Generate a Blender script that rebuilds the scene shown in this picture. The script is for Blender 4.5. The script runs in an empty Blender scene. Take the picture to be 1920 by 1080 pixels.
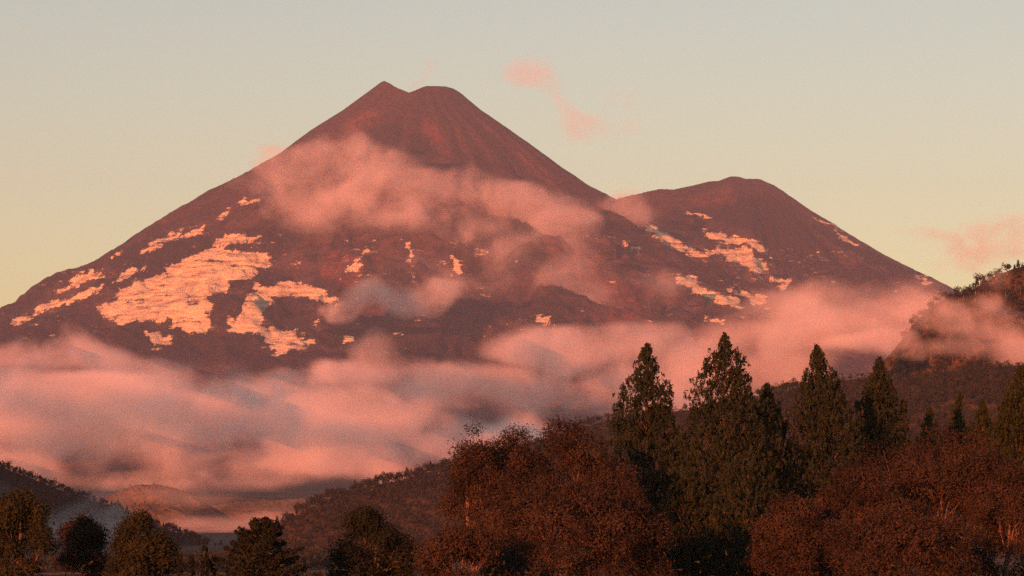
import bpy, math, random
import numpy as np

# ---------------------------------------------------------------- camera, sky, sun, exposure
sc = bpy.context.scene
C = sc.collection
F = 5444.0            # focal length in photo pixels (1920 wide)
HZ = 900.0            # photo row of the eye level
SUN_EL, SUN_AZ = 7.5, 202.0          # degrees; azimuth clockwise from +Y (the view direction)
cam = bpy.data.objects.new('camera', bpy.data.cameras.new('camera'))
C.objects.link(cam)
cam.location = (0, 0, 0)
cam.rotation_euler = (math.pi / 2, 0, 0)
cam.data.sensor_width = 36.0
cam.data.lens = 36.0 * F / 1920.0
cam.data.shift_y = (HZ - 540.0) / 1920.0
cam.data.clip_start = 0.5
cam.data.clip_end = 80000.0
sc.camera = cam

world = bpy.data.worlds.new('World')
sc.world = world
world.use_nodes = True
wn = world.node_tree
sky = wn.nodes.new('ShaderNodeTexSky')
sky.sky_type = 'NISHITA'
sky.sun_disc = False
sky.sun_elevation = math.radians(SUN_EL)
sky.sun_rotation = math.radians(SUN_AZ)
sky.altitude = 600
sky.air_density = 1.22
sky.dust_density = 1.0
sky.ozone_density = 1.0
tintn = wn.nodes.new('ShaderNodeMix'); tintn.data_type = 'RGBA'; tintn.blend_type = 'MULTIPLY'
tintn.inputs[0].default_value = 1.0
tintn.inputs[7].default_value = (1.0, 0.90, 0.90, 1)      # dust-filtered evening air
wn.links.new(sky.outputs[0], tintn.inputs[6])
wn.links.new(tintn.outputs[2], wn.nodes['Background'].inputs[0])
wn.nodes['Background'].inputs[1].default_value = 0.064

sun = bpy.data.objects.new('sun', bpy.data.lights.new('sun', 'SUN'))
C.objects.link(sun)
sun.data.energy = 5.0
sun.data.angle = math.radians(0.5)
sun.data.color = (1.0, 0.172, 0.050)
sun.rotation_euler = (math.radians(90 - SUN_EL), 0, math.radians(180 - SUN_AZ))

vs = sc.view_settings
vs.view_transform = 'Standard'
vs.look = 'None'
vs.gamma = 1.0
vs.exposure = 1.33
vs.use_curve_mapping = False

sc.render.engine = 'CYCLES'
cy = sc.cycles
cy.max_bounces = 6
cy.diffuse_bounces = 2
cy.glossy_bounces = 1
cy.transmission_bounces = 3
cy.volume_bounces = 3
cy.transparent_max_bounces = 4
cy.volume_step_rate = 1.5
cy.volume_max_steps = 256
cy.use_adaptive_sampling = True
cy.adaptive_threshold = 0.012
cy.use_denoising = False

# ---------------------------------------------------------------- helpers
def PX(px, Y): return (px - 960.0) / F * Y
def PZ(py, Y): return (HZ - py) / F * Y

_rs = np.random.RandomState(11)
T2 = _rs.rand(256, 256).astype(np.float32)
T3 = _rs.rand(64, 64, 64).astype(np.float32)

def noise2(x, y, off=0):
    x = np.asarray(x, np.float64) + off * 37.13; y = np.asarray(y, np.float64) + off * 17.71
    xi = np.floor(x).astype(np.int64); yi = np.floor(y).astype(np.int64)
    fx = x - xi; fy = y - yi
    fx = fx * fx * (3 - 2 * fx); fy = fy * fy * (3 - 2 * fy)
    x0 = xi & 255; x1 = (xi + 1) & 255; y0 = yi & 255; y1 = (yi + 1) & 255
    a = T2[x0, y0] * (1 - fx) + T2[x1, y0] * fx
    b = T2[x0, y1] * (1 - fx) + T2[x1, y1] * fx
    return a * (1 - fy) + b * fy - 0.5

def fbm2(x, y, oct=5, off=0, gain=0.5, ridged=False):
    s = 0; a = 1.0
    for o in range(oct):
        n = noise2(x * 2 ** o, y * 2 ** o, off + o * 3)
        if ridged: n = 0.5 - 2 * np.abs(n)
        s = s + a * n; a *= gain
    return s

def noise3(x, y, z, off=0):
    x = x + off * 7.31; y = y + off * 3.77; z = z + off * 5.13
    xi = np.floor(x).astype(np.int32); yi = np.floor(y).astype(np.int32); zi = np.floor(z).astype(np.int32)
    fx = (x - xi).astype(np.float32); fy = (y - yi).astype(np.float32); fz = (z - zi).astype(np.float32)
    fx = fx * fx * (3 - 2 * fx); fy = fy * fy * (3 - 2 * fy); fz = fz * fz * (3 - 2 * fz)
    x0 = xi & 63; x1 = (xi + 1) & 63; y0 = yi & 63; y1 = (yi + 1) & 63; z0 = zi & 63; z1 = (zi + 1) & 63
    def L(zz):
        a = T3[x0, y0, zz] * (1 - fx) + T3[x1, y0, zz] * fx
        b = T3[x0, y1, zz] * (1 - fx) + T3[x1, y1, zz] * fx
        return a * (1 - fy) + b * fy
    return L(z0) * (1 - fz) + L(z1) * fz - 0.5

def sstep(a, b, v):
    t = np.clip((v - a) / (b - a), 0, 1)
    return t * t * (3 - 2 * t)

def mesh_from(name, verts, faces, nper, mat, attrs=None, smooth=False):
    """verts (n,3), faces (m,nper) arrays -> mesh data"""
    me = bpy.data.meshes.new(name)
    nper = np.shape(faces)[1]
    verts = np.ascontiguousarray(verts, np.float32); faces = np.ascontiguousarray(faces, np.int32)
    me.vertices.add(len(verts)); me.vertices.foreach_set('co', verts.ravel())
    m = len(faces)
    me.loops.add(m * nper); me.loops.foreach_set('vertex_index', faces.ravel())
    me.polygons.add(m)
    me.polygons.foreach_set('loop_start', np.arange(0, m * nper, nper, dtype=np.int32))
    if smooth: me.polygons.foreach_set('use_smooth', np.ones(m, bool))
    for k, v in (attrs or {}).items():
        at = me.attributes.new(k, 'FLOAT', 'POINT'); at.data.foreach_set('value', np.ascontiguousarray(v, np.float32))
    me.update(calc_edges=True)
    if mat: me.materials.append(mat)
    return me

def link(name, data, parent=None, loc=(0, 0, 0), label=None, cat=None, group=None, kind=None):
    o = bpy.data.objects.new(name, data)
    C.objects.link(o)
    o.location = loc
    if parent: o.parent = parent
    if label: o['label'] = label
    if cat: o['category'] = cat
    if group: o['group'] = group
    if kind: o['kind'] = kind
    return o

def grid_faces(nx, ny):
    i = np.arange(ny - 1)[:, None] * nx + np.arange(nx - 1)[None, :]
    return np.stack([i, i + 1, i + nx + 1, i + nx], -1).reshape(-1, 4)

# ---------------------------------------------------------------- materials
class N:
    def __init__(self, name):
        self.m = bpy.data.materials.new(name); self.m.use_nodes = True
        self.t = self.m.node_tree; self.t.nodes.clear()
        self.out = self.t.nodes.new('ShaderNodeOutputMaterial')
    def n(self, typ, **kw):
        nd = self.t.nodes.new(typ)
        for k, v in kw.items():
            if k.startswith('i_'): nd.inputs[k[2:].replace('_', ' ')].default_value = v
            else: setattr(nd, k, v)
        return nd
    def l(self, a, b): self.t.links.new(a, b)
    def attr(self, name): return self.n('ShaderNodeAttribute', attribute_name=name).outputs['Fac']
    def noise(self, scale, detail=6, rough=0.6, vec=None):
        nd = self.n('ShaderNodeTexNoise', i_Scale=scale, i_Detail=detail, i_Roughness=rough)
        if vec is not None: self.l(vec, nd.inputs['Vector'])
        return nd.outputs['Fac']
    def math(self, op, a, b=None, clamp=False):
        nd = self.n('ShaderNodeMath', operation=op, use_clamp=clamp)
        for i, v in enumerate((a, b)):
            if v is None: continue
            if isinstance(v, (int, float)): nd.inputs[i].default_value = v
            else: self.l(v, nd.inputs[i])
        return nd.outputs[0]
    def remap(self, v, a, b, c=0.0, d=1.0):
        nd = self.n('ShaderNodeMapRange', interpolation_type='SMOOTHSTEP')
        self.l(v, nd.inputs[0])
        for i, q in enumerate((a, b, c, d)): nd.inputs[i + 1].default_value = q
        return nd.outputs[0]
    def mix(self, f, a, b):
        nd = self.n('ShaderNodeMix', data_type='RGBA')
        if isinstance(f, (int, float)): nd.inputs[0].default_value = f
        else: self.l(f, nd.inputs[0])
        for i, v in ((6, a), (7, b)):
            if isinstance(v, tuple): nd.inputs[i].default_value = (*v, 1)
            else: self.l(v, nd.inputs[i])
        return nd.outputs[2]

def leaf_material(name, dark, light, odd, transl=0.25):
    m = N(name)
    dark, light, odd = [tuple(q * 0.86 for q in c) for c in (dark, light, odd)]
    col = m.mix(m.remap(m.attr('tint'), 0.0, 0.8), dark, light)
    col = m.mix(m.remap(m.attr('tint'), 0.86, 1.0), col, odd)
    d = m.n('ShaderNodeBsdfDiffuse'); t = m.n('ShaderNodeBsdfTranslucent')
    m.l(col, d.inputs[0]); m.l(col, t.inputs[0])
    mx = m.n('ShaderNodeMixShader'); mx.inputs[0].default_value = transl
    m.l(d.outputs[0], mx.inputs[1]); m.l(t.outputs[0], mx.inputs[2]); m.l(mx.outputs[0], m.out.inputs[0])
    return m.m

def bark_material(name, dark, light):
    m = N(name)
    tc = m.n('ShaderNodeTexCoord')
    mp = m.n('ShaderNodeMapping'); mp.inputs['Scale'].default_value = (3, 3, 0.5); m.l(tc.outputs['Object'], mp.inputs[0])
    f = m.remap(m.noise(1.5, 5, 0.6, mp.outputs[0]), 0.35, 0.65)
    b = m.n('ShaderNodeBsdfPrincipled', i_Roughness=0.85)
    m.l(m.mix(f, dark, light), b.inputs['Base Color'])
    bp = m.n('ShaderNodeBump', i_Strength=0.5, i_Distance=0.05); m.l(f, bp.inputs['Height']); m.l(bp.outputs[0], b.inputs['Normal'])
    m.l(b.outputs[0], m.out.inputs[0])
    return m.m

M_EUC = leaf_material('eucalyptus_leaf', (0.019, 0.033, 0.021), (0.034, 0.054, 0.033), (0.06, 0.065, 0.04))
M_EUC2 = leaf_material('young_eucalyptus_leaf', (0.022, 0.036, 0.016), (0.040, 0.060, 0.026), (0.065, 0.07, 0.03))
M_RUS = leaf_material('russet_leaf', (0.022, 0.023, 0.020), (0.062, 0.052, 0.038), (0.085, 0.066, 0.042))
M_BRN = leaf_material('brown_green_leaf', (0.023, 0.032, 0.019), (0.040, 0.052, 0.029), (0.062, 0.062, 0.03))
M_CON = leaf_material('dark_needle', (0.014, 0.022, 0.016), (0.024, 0.034, 0.023), (0.036, 0.04, 0.025))
M_FOR = leaf_material('forest_leaf', (0.016, 0.026, 0.026), (0.032, 0.044, 0.042), (0.055, 0.055, 0.045), 0.15)
M_BARK = bark_material('brown_bark', (0.06, 0.045, 0.035), (0.16, 0.12, 0.09))
M_PALE = bark_material('pale_bark', (0.09, 0.07, 0.055), (0.24, 0.19, 0.15))

def rock_material():
    m = N('volcanic_rock')
    geo = m.n('ShaderNodeNewGeometry'); pos = geo.outputs['Position']
    def mapped(s, ry=0.0):
        mp = m.n('ShaderNodeMapping'); mp.inputs['Scale'].default_value = s; mp.inputs['Rotation'].default_value = (0, ry, 0)
        m.l(pos, mp.inputs[0]); return mp.outputs[0]
    big = m.noise(1.0, 9, 0.68, mapped((.0030, .0022, .0036)))
    fine = m.noise(1.0, 8, 0.75, mapped((.016, .011, .018)))
    grit = m.noise(1.0, 4, 0.8, mapped((.07, .05, .07)))
    strat = m.noise(1.0, 7, 0.72, mapped((.006, .005, .05), math.radians(12)))
    hi = m.attr('summit'); rib = m.attr('rib')
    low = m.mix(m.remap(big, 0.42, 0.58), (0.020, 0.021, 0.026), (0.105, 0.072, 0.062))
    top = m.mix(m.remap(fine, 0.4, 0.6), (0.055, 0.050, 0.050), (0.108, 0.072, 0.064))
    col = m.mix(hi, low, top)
    col = m.mix(m.remap(rib, 0.45, 0.80, 0, 0.5), col, (0.032, 0.032, 0.036))
    col = m.mix(m.remap(fine, 0.50, 0.60, 0, 0.75), col, (0.028, 0.028, 0.032))
    col = m.mix(m.remap(grit, 0.52, 0.66, 0, 0.6), col, (0.14, 0.090, 0.075))
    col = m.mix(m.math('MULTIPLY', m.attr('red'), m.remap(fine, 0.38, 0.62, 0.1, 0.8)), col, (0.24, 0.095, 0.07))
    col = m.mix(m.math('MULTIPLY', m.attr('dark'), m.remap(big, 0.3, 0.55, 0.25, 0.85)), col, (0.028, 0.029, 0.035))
    sraw = m.attr('snow')
    n1 = m.math('SUBTRACT', strat, 0.5); n2 = m.math('SUBTRACT', fine, 0.5); n3 = m.math('SUBTRACT', grit, 0.5)
    s = m.math('ADD', sraw, m.math('ADD', m.math('MULTIPLY', n1, 1.7), m.math('MULTIPLY', n2, 1.9)))
    s = m.math('ADD', s, m.math('MULTIPLY', n3, 0.8))
    s = m.math('MULTIPLY', m.remap(s, 0.31, 0.58), m.remap(sraw, 0.03, 0.14))
    hs = m.n('ShaderNodeHueSaturation', i_Value=1.0); m.l(col, hs.inputs['Color'])
    pl = m.n('ShaderNodeMix', data_type='RGBA', blend_type='MULTIPLY'); pl.inputs[0].default_value = 1.0; pl.inputs[7].default_value = (0.96, 1.0, 1.32, 1); m.l(hs.outputs[0], pl.inputs[6]); col = pl.outputs[2]
    ice = m.mix(m.remap(strat, 0.36, 0.58), (0.52, 0.46, 0.34), (0.88, 0.86, 0.58))
    col = m.mix(s, col, ice)
    b = m.n('ShaderNodeBsdfPrincipled', i_Roughness=0.9); b.inputs['Specular IOR Level'].default_value = 0.1
    m.l(col, b.inputs['Base Color'])
    h = m.math('ADD', m.math('ADD', m.math('MULTIPLY', fine, 1.0), m.math('MULTIPLY', strat, 0.35)), m.math('MULTIPLY', grit, 0.18))
    bp = m.n('ShaderNodeBump', i_Strength=1.0, i_Distance=42.0); m.l(h, bp.inputs['Height']); m.l(bp.outputs[0], b.inputs['Normal'])
    m.l(b.outputs[0], m.out.inputs[0])
    return m.m

def soil_material(name, c1, c2, c3, scale):
    m = N(name)
    geo = m.n('ShaderNodeNewGeometry')
    a = m.noise(scale, 8, 0.6, geo.outputs['Position']); f = m.noise(scale * 9, 6, 0.7, geo.outputs['Position'])
    col = m.mix(m.remap(a, 0.4, 0.6), c1, c2)
    col = m.mix(m.remap(f, 0.5, 0.7), col, c3)
    b = m.n('ShaderNodeBsdfPrincipled', i_Roughness=0.95); b.inputs['Specular IOR Level'].default_value = 0.1
    m.l(col, b.inputs['Base Color'])
    bp = m.n('ShaderNodeBump', i_Strength=0.8, i_Distance=2.0); m.l(f, bp.inputs['Height']); m.l(bp.outputs[0], b.inputs['Normal'])
    m.l(b.outputs[0], m.out.inputs[0])
    return m.m

M_ROCK = rock_material()
M_GROUND = soil_material('valley_ground', (0.060, 0.052, 0.030), (0.12, 0.085, 0.05), (0.045, 0.04, 0.028), 0.004)
M_SOIL = soil_material('forest_floor', (0.040, 0.032, 0.022), (0.060, 0.045, 0.030), (0.03, 0.026, 0.02), 0.02)
M_PASTURE = soil_material('dry_pasture', (0.085, 0.07, 0.05), (0.17, 0.13, 0.08), (0.05, 0.045, 0.035), 0.009)

# ---------------------------------------------------------------- ground
def ground_z(x, y):
    x = np.asarray(x, float); y = np.asarray(y, float)
    base = np.interp(y, [-3000, -200, 0, 60, 300, 1000, 2200, 4000, 7000, 9000, 11500, 13500, 27000],
                     [30, 0, -1.75, -4, -15, -38, -66, -78, -74, -40, 60, 150, 150])
    return base + fbm2(x / 900, y / 900, 3, 5) * np.interp(y, [100, 800, 3000, 9000], [0, 6, 14, 40])

xs = np.concatenate([np.linspace(-9000, -1500, 60)[:-1], np.linspace(-1500, 1500, 160), np.linspace(1500, 9000, 60)[1:]])
ys = np.concatenate([np.linspace(-3000, -100, 30)[:-1], np.linspace(-100, 3000, 150)[:-1], np.linspace(3000, 12000, 180)[:-1], np.linspace(12000, 27000, 60)])
gx, gy = np.meshgrid(xs, ys)
link('ground', mesh_from('ground', np.stack([gx, gy, ground_z(gx, gy)], -1).reshape(-1, 3), grid_faces(len(xs), len(ys)), 4, M_GROUND, smooth=True), kind='structure')

# ---------------------------------------------------------------- volcano
Y0 = 18000.0; AXPX = 785.0; S0 = Y0 / F
SIL = [(-2600, 960), (-1600, 880), (-900, 790), (-500, 745), (-200, 680), (0, 606), (40, 585), (120, 538), (200, 492), (300, 426), (375, 380), (420, 357), (460, 335), (520, 297),
       (580, 251), (640, 212), (690, 174), (715, 155), (722, 153), (732, 158), (745, 167), (770, 178), (785, 172), (800, 165), (835, 164), (850, 167), (864, 175),
       (900, 206), (960, 249), (1000, 277), (1060, 322), (1105, 354), (1180, 395), (1280, 440), (1400, 505), (1600, 600), (1900, 720), (2300, 830), (2700, 890), (3500, 960)]
L = [(AXPX - a, b) for a, b in SIL if a <= 785][::-1]; R = [(a - AXPX, b) for a, b in SIL if a >= 785]
SIL2X, SIL2Y = 1400.0, 18700.0
S2 = [(-400, 1000), (300, 800), (700, 590), (900, 485), (1100, 396), (1180, 373), (1205, 366), (1235, 366), (1290, 352), (1320, 344), (1345, 341), (1368, 332), (1378, 332), (1395, 338), (1425, 337), (1450, 348),
      (1500, 383), (1560, 423), (1620, 462), (1690, 505), (1760, 541), (1840, 582), (2100, 670), (2600, 850), (3300, 1000)]
L2 = [(SIL2X - a, b) for a, b in S2 if a <= 1400][::-1]; L2 = [(0, 337.8)] + L2; R2 = [(0, 337.8)] + [(a - SIL2X, b) for a, b in S2 if a >= 1400]
def prof(tab, r):
    a = np.array(tab, float); return np.interp(r, a[:, 0], a[:, 1])
def smax(a, b, k): return 0.5 * (a + b + np.sqrt((a - b) ** 2 + k * k))

def volcano_z(x, y):
    ax = PX(AXPX, Y0); dx = x - ax; dy = (y - Y0)
    r = np.hypot(dx, dy); th = np.arctan2(dy, dx)
    w = 0.5 + 0.5 * np.cos(th); w = w * w * (3 - 2 * w)
    rp = r / S0
    z1 = (HZ - (prof(L, rp) * (1 - w) + prof(R, rp) * w)) * S0
    sa = np.array(SIL, float); pxx = 960 + x / S0
    z1 = np.minimum(z1, (HZ - np.interp(pxx, sa[:, 0], sa[:, 1])) * S0 - 0.10 * np.abs(dy) * (rp < 130))
    rough = np.interp(rp, [0, 50, 120, 250, 500, 900, 1500], [0, 1, 7, 36, 105, 130, 120])
    thw = th + 0.16 * fbm2(x / 700, y / 700, 3, 23)
    g = fbm2(thw * 7 + 40, r / 1900, 4, 21, 0.6, True)
    z1 = z1 + g * rough * 0.8 * (0.12 + 0.88 * np.abs(np.sin(th)) ** 1.5)
    ax2 = PX(SIL2X, SIL2Y); s2 = SIL2Y / F
    dx2 = x - ax2; dy2 = y - SIL2Y; r2 = np.hypot(dx2, dy2); th2 = np.arctan2(dy2, dx2)
    w2 = 0.5 + 0.5 * np.cos(th2); w2 = w2 * w2 * (3 - 2 * w2)
    rp2 = r2 / s2
    z2 = (HZ - (prof(L2, rp2) * (1 - w2) + prof(R2, rp2) * w2)) * s2
    sb = np.array(S2, float)
    z2 = np.minimum(z2, (HZ - np.interp(960 + x / s2, sb[:, 0], sb[:, 1])) * s2)
    z2 = z2 + fbm2(th2 * 8, r2 / 2400, 4, 33, 0.55, True) * np.interp(rp2, [0, 60, 150, 300, 800], [0, 6, 26, 50, 80]) * (0.12 + 0.88 * np.abs(np.sin(th2)) ** 1.5)
    z = smax(z1, z2, 18.0)
    amp = np.interp(z, [300, 1300, 2000, 2450], [1.15, 0.95, 0.4, 0.05])
    edge = 0.25 + 0.75 * sstep(150, 1100, np.maximum(Y0 - y, 0))
    z = z + amp * edge * (fbm2(x / 420, y / 420, 5, 51, 0.55) * 95 + fbm2(x / 150, y / 150, 4, 61, 0.62, True) * 30)
    return z, rp, th

def poly_mask(polys, W=1920, H=760, blur=2):
    m = np.zeros((H, W), np.float32)
    for poly in polys:
        p = np.array(poly, float)
        x0, x1 = int(max(0, p[:, 0].min())), int(min(W - 1, p[:, 0].max() + 1)); y0, y1 = int(p[:, 1].min()), int(min(H - 1, p[:, 1].max() + 1))
        X, Yy = np.meshgrid(np.arange(x0, x1 + 1) + .5, np.arange(y0, y1 + 1) + .5)
        ins = np.zeros(X.shape, bool); n = len(p); j = n - 1
        for i in range(n):
            xi, yi = p[i]; xj, yj = p[j]
            if yi != yj:
                ins ^= ((yi > Yy) != (yj > Yy)) & (X < (xj - xi) * (Yy - yi) / (yj - yi) + xi)
            j = i
        m[y0:y1 + 1, x0:x1 + 1] = np.maximum(m[y0:y1 + 1, x0:x1 + 1], ins)
    for _ in range(blur):
        for ax_ in (0, 1):
            m = (np.roll(m, 1, ax_) + np.roll(m, -1, ax_) + m + np.roll(m, 2, ax_) + np.roll(m, -2, ax_)) / 5
    return m

# snow fields and scoria, as outlines on the mountain's face
SNOW = [
 [(395,462),(400,447),(440,443),(495,448),(440,456),(415,470),(470,470),(500,475),(512,497),(480,505),(470,520),(440,520),(430,545),(385,560),(400,585),(340,597),(270,604),(205,609),(183,585),(205,560),(225,545),(270,525),(300,510),(330,495),(370,478)],
 [(450,560),(490,550),(507,570),(490,580),(495,615),(580,630),(597,640),(570,654),(520,648),(490,627),(430,617),(423,590),(455,583)],
 [(490,625),(545,648),(535,670),(505,650)],
 [(328,595),(370,583),(397,600),(382,622),(350,617),(330,617)], [(262,620),(315,630),(322,652),(293,647)],
 [(92,547),(190,503),(197,510),(120,549)], [(15,604),(60,584),(120,558),(180,542),(197,532),(187,552),(110,580),(60,595),(25,608)],
 [(203,487),(228,463),(226,477),(210,492)], [(198,533),(272,498),(274,506),(205,538)], [(250,470),(330,430),(335,436),(255,478)], [(290,455),(390,420),(392,426),(300,462)],
 [(470,530),(550,528),(600,543),(648,566),(622,574),(570,560),(520,554),(475,548)], [(403,412),(424,393),(434,394),(416,413)], [(440,376),(485,370),(488,378),(446,384)],
 [(588,600),(604,596),(605,613),(590,611)], [(638,628),(656,634),(652,644),(642,640)],
 [(766,450),(775,452),(780,500),(774,530),(768,528),(772,500)], [(845,480),(856,484),(853,520),(846,515)], [(645,505),(690,468),(694,472),(652,512)],
 [(1003,588),(1022,590),(1045,606),(1042,615),(1015,604)], [(888,470),(925,474),(924,478),(890,474)],
 [(1213,424),(1242,433),(1290,458),(1320,472),(1357,467),(1335,487),(1290,480),(1250,457),(1218,440)],
 [(1343,460),(1400,468),(1432,490),(1441,501),(1422,502),(1447,513),(1483,535),(1472,543),(1440,525),(1400,500),(1360,483)],
 [(1268,516),(1300,523),(1340,543),(1375,558),(1395,577),(1350,568),(1300,548)], [(1358,533),(1390,543),(1442,558),(1424,566),(1370,548)],
 [(1276,398),(1330,401),(1338,409),(1290,406)], [(1308,428),(1350,433),(1402,449),(1392,457),(1330,442)], [(1318,593),(1352,603),(1347,614),(1325,604)], [(1158,451),(1206,469),(1204,476),(1165,460)],
 [(1500,392),(1560,425),(1610,462),(1606,465),(1555,430)], [(1405,562),(1440,568),(1420,578)], [(1375,445),(1425,455),(1445,475),(1410,462)], [(1700,512),(1760,528),(1740,532)],
]
RED = [[(792,222),(812,228),(830,255),(850,300),(835,290),(815,262),(795,245)], [(880,205),(892,212),(895,222),(884,216)], [(930,250),(985,285),(1040,335),(1055,352),(1020,335),(970,292)],
       [(905,225),(940,255),(935,262),(905,235)], [(640,235),(690,205),(720,215),(660,250)], [(1010,420),(1160,520),(1240,620),(1150,600),(1040,500)], [(600,470),(690,470),(670,540),(600,520)], [(1290,372),(1370,345),(1380,380),(1320,400)], [(150,570),(200,562),(190,595),(155,590)], [(370,640),(425,620),(430,660),(385,672)]]
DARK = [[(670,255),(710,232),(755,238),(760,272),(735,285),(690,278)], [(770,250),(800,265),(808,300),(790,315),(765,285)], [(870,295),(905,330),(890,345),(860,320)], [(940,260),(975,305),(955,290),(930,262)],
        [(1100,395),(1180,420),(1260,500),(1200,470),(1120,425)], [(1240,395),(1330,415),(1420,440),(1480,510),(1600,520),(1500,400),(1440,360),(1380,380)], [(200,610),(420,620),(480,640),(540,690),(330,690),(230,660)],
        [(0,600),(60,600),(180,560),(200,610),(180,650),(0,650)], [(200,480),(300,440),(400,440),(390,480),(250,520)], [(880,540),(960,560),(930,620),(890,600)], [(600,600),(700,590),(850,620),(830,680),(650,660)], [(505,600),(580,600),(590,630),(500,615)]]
nx, ny = 800, 500
vx = np.linspace(PX(-420, Y0), PX(2450, Y0), nx); vy = np.concatenate([np.linspace(10800, 18900, 440), np.linspace(18900, 22500, 61)[1:]])
vX, vY = np.meshgrid(vx, vy)
vZ, rp, th = volcano_z(vX, vY)
kb = sstep(10800, 12700, vY) * sstep(vx[0], vx[0] + 700, vX) * sstep(vx[-1], vx[-1] - 900, vX) * sstep(22500, 20500, vY)
vZ = vZ * kb + (ground_z(vX, vY) - 8) * (1 - kb)
upx = 960 + vX / vY * F; upy = HZ - vZ / vY * F
front = (vY < np.where(upx > 1180, SIL2Y + 100, Y0 + 60)).astype(np.float32)
def samp(m):
    ix = np.clip(upx.astype(int), 0, 1919); iy = np.clip(upy.astype(int), 0, 759)
    return m[iy, ix] * front * (upx > 0) * (upx < 1920)
wpx = fbm2(upx / 26, upy / 13, 4, 91, 0.6) * 20; wpy = fbm2(upx / 30, upy / 12, 4, 95, 0.6) * 11
def samp_w(m):
    ix = np.clip((upx + wpx).astype(int), 0, 1919); iy = np.clip((upy + wpy).astype(int), 0, 759)
    return m[iy, ix] * front * (upx > 0) * (upx < 1920)
a_snow = np.maximum(0.82 * samp_w(poly_mask(SNOW, blur=2)), 0.24 * samp_w(poly_mask(SNOW, blur=22)) ** 0.7)
a_snow = a_snow * (1 - 0.3 * sstep(0.12, 0.3, fbm2(upx / 60, upy / 22, 4, 99, 0.6)))
# thin scattered old snow in the gullies of the left flank, and beyond the frame
a_snow = np.maximum(a_snow, 0.13 * sstep(0.05, 0.35, fbm2(vX / 220, vZ / 110, 4, 81)) * sstep(330, 480, upy) * sstep(700, 640, upy) * front)
lines = sstep(0.30, 0.44, 0.5 - 2 * np.abs(noise2(th * 34 + fbm2(vX / 200, vZ / 90, 3, 14) * 1.6, rp / 300, 47))) * sstep(0.0, 0.25, fbm2(vX / 260, vZ / 130, 3, 15)) * sstep(400, 450, upy) * sstep(660, 600, upy) * front * (upx < 1100)
a_snow = np.maximum(a_snow, 0.16 * lines)
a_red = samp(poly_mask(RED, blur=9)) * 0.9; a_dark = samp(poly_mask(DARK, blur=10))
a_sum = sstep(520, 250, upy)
a_rib = np.clip(0.5 + fbm2(th * 15 + 10 + fbm2(vX / 420, vZ / 420, 3, 4) * 1.6, rp / 170, 4, 71, 0.62) * 1.1, 0, 1)
a_rib = np.where(upx > 1190, 0.45, a_rib)
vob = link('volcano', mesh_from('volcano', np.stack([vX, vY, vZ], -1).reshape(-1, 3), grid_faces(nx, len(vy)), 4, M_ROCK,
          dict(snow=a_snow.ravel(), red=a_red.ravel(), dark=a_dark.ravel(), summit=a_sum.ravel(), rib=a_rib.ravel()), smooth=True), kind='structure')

# ---------------------------------------------------------------- nearer hills
def hill(name, ridge, Yr, front, back, mat, x_pad=0, n=(160, 90), skirt=-110.0, seed=1, curve=1.0, depth=None, rough=4.0):
    """ridge: [(px, py)] crest of the bare ground at distance Yr"""
    rr = np.array(ridge, float)
    x = np.linspace(PX(rr[0, 0], Yr), PX(rr[-1, 0], Yr), n[0])
    depth = depth or (500, 500)
    y = np.concatenate([np.linspace(Yr - depth[0], Yr, n[1])[:-1], np.linspace(Yr, Yr + depth[1], 40)])
    X, Yy = np.meshgrid(x, y)
    def zf(X, Yy):
        px = 960 + np.asarray(X) / Yr * F
        zr = PZ(np.interp(px, rr[:, 0], rr[:, 1]), Yr)
        d = np.asarray(Yy) - Yr
        z = zr - np.where(d < 0, front * np.abs(d) ** curve, back * d) * 1.0
        k = np.minimum(1, np.abs(d) / 80.0)
        z = z + k * fbm2(X / 140, Yy / 140, 4, seed) * rough * 5 + fbm2(X / 30, Yy / 30, 3, seed + 4) * 1.5
        return np.maximum(z, skirt)
    ob = link(name, mesh_from(name, np.stack([X, Yy, zf(X, Yy)], -1).reshape(-1, 3), grid_faces(n[0], len(y)), 4, mat, smooth=True), kind='structure')
    return zf

YA, YC, YL = 2800.0, 3300.0, 3000.0
HA = [(300, 1090), (380, 1050), (440, 1030), (500, 1000), (540, 975), (620, 935), (700, 910), (780, 893), (840, 878), (950, 842), (1050, 812), (1150, 786), (1300, 768), (1450, 735), (1600, 712), (1750, 700), (1920, 685), (2300, 660), (2600, 700)]
HC = [(1380, 840), (1500, 790), (1590, 735), (1645, 690), (1680, 650), (1720, 600), (1745, 575), (1775, 560), (1800, 552), (1830, 540), (1860, 520), (1900, 503), (1950, 492), (2050, 480), (2200, 500), (2500, 640), (2800, 820)]
HL = [(-500, 720), (-250, 800), (-60, 855), (0, 874), (60, 897), (120, 922), (200, 947), (260, 972), (340, 1002), (420, 1032), (500, 1058), (600, 1090)]
zA = hill('forested_hill', HA, YA, 0.34, 0.5, M_SOIL, seed=3, depth=(600, 420))
zC = hill('fog_bound_knoll', HC, YC, 0.95, 0.8, M_SOIL, seed=7, depth=(420, 420), rough=3)
zL = hill('misty_hillside', HL, YL, 0.24, 0.5, M_SOIL, seed=9, depth=(500, 420))
hill('shade_spur', [(-1500, 1000), (-1200, 600), (-900, 470), (-600, 430), (-400, 560), (-250, 760), (-120, 1000)], 2300.0, 0.5, 0.35, M_SOIL, seed=17, depth=(500, 600))  # unseen bare spur added left of the view to shade the misty hillside
HV = [(120, 1010), (170, 955), (200, 935), (230, 917), (262, 909), (292, 908), (322, 914), (345, 922), (380, 940), (420, 962), (470, 1000)]
zV = hill('sunlit_valley_hill', HV, 5200.0, 0.40, 0.4, M_PASTURE, n=(160, 90), seed=13, depth=(300, 420), rough=6)
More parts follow.
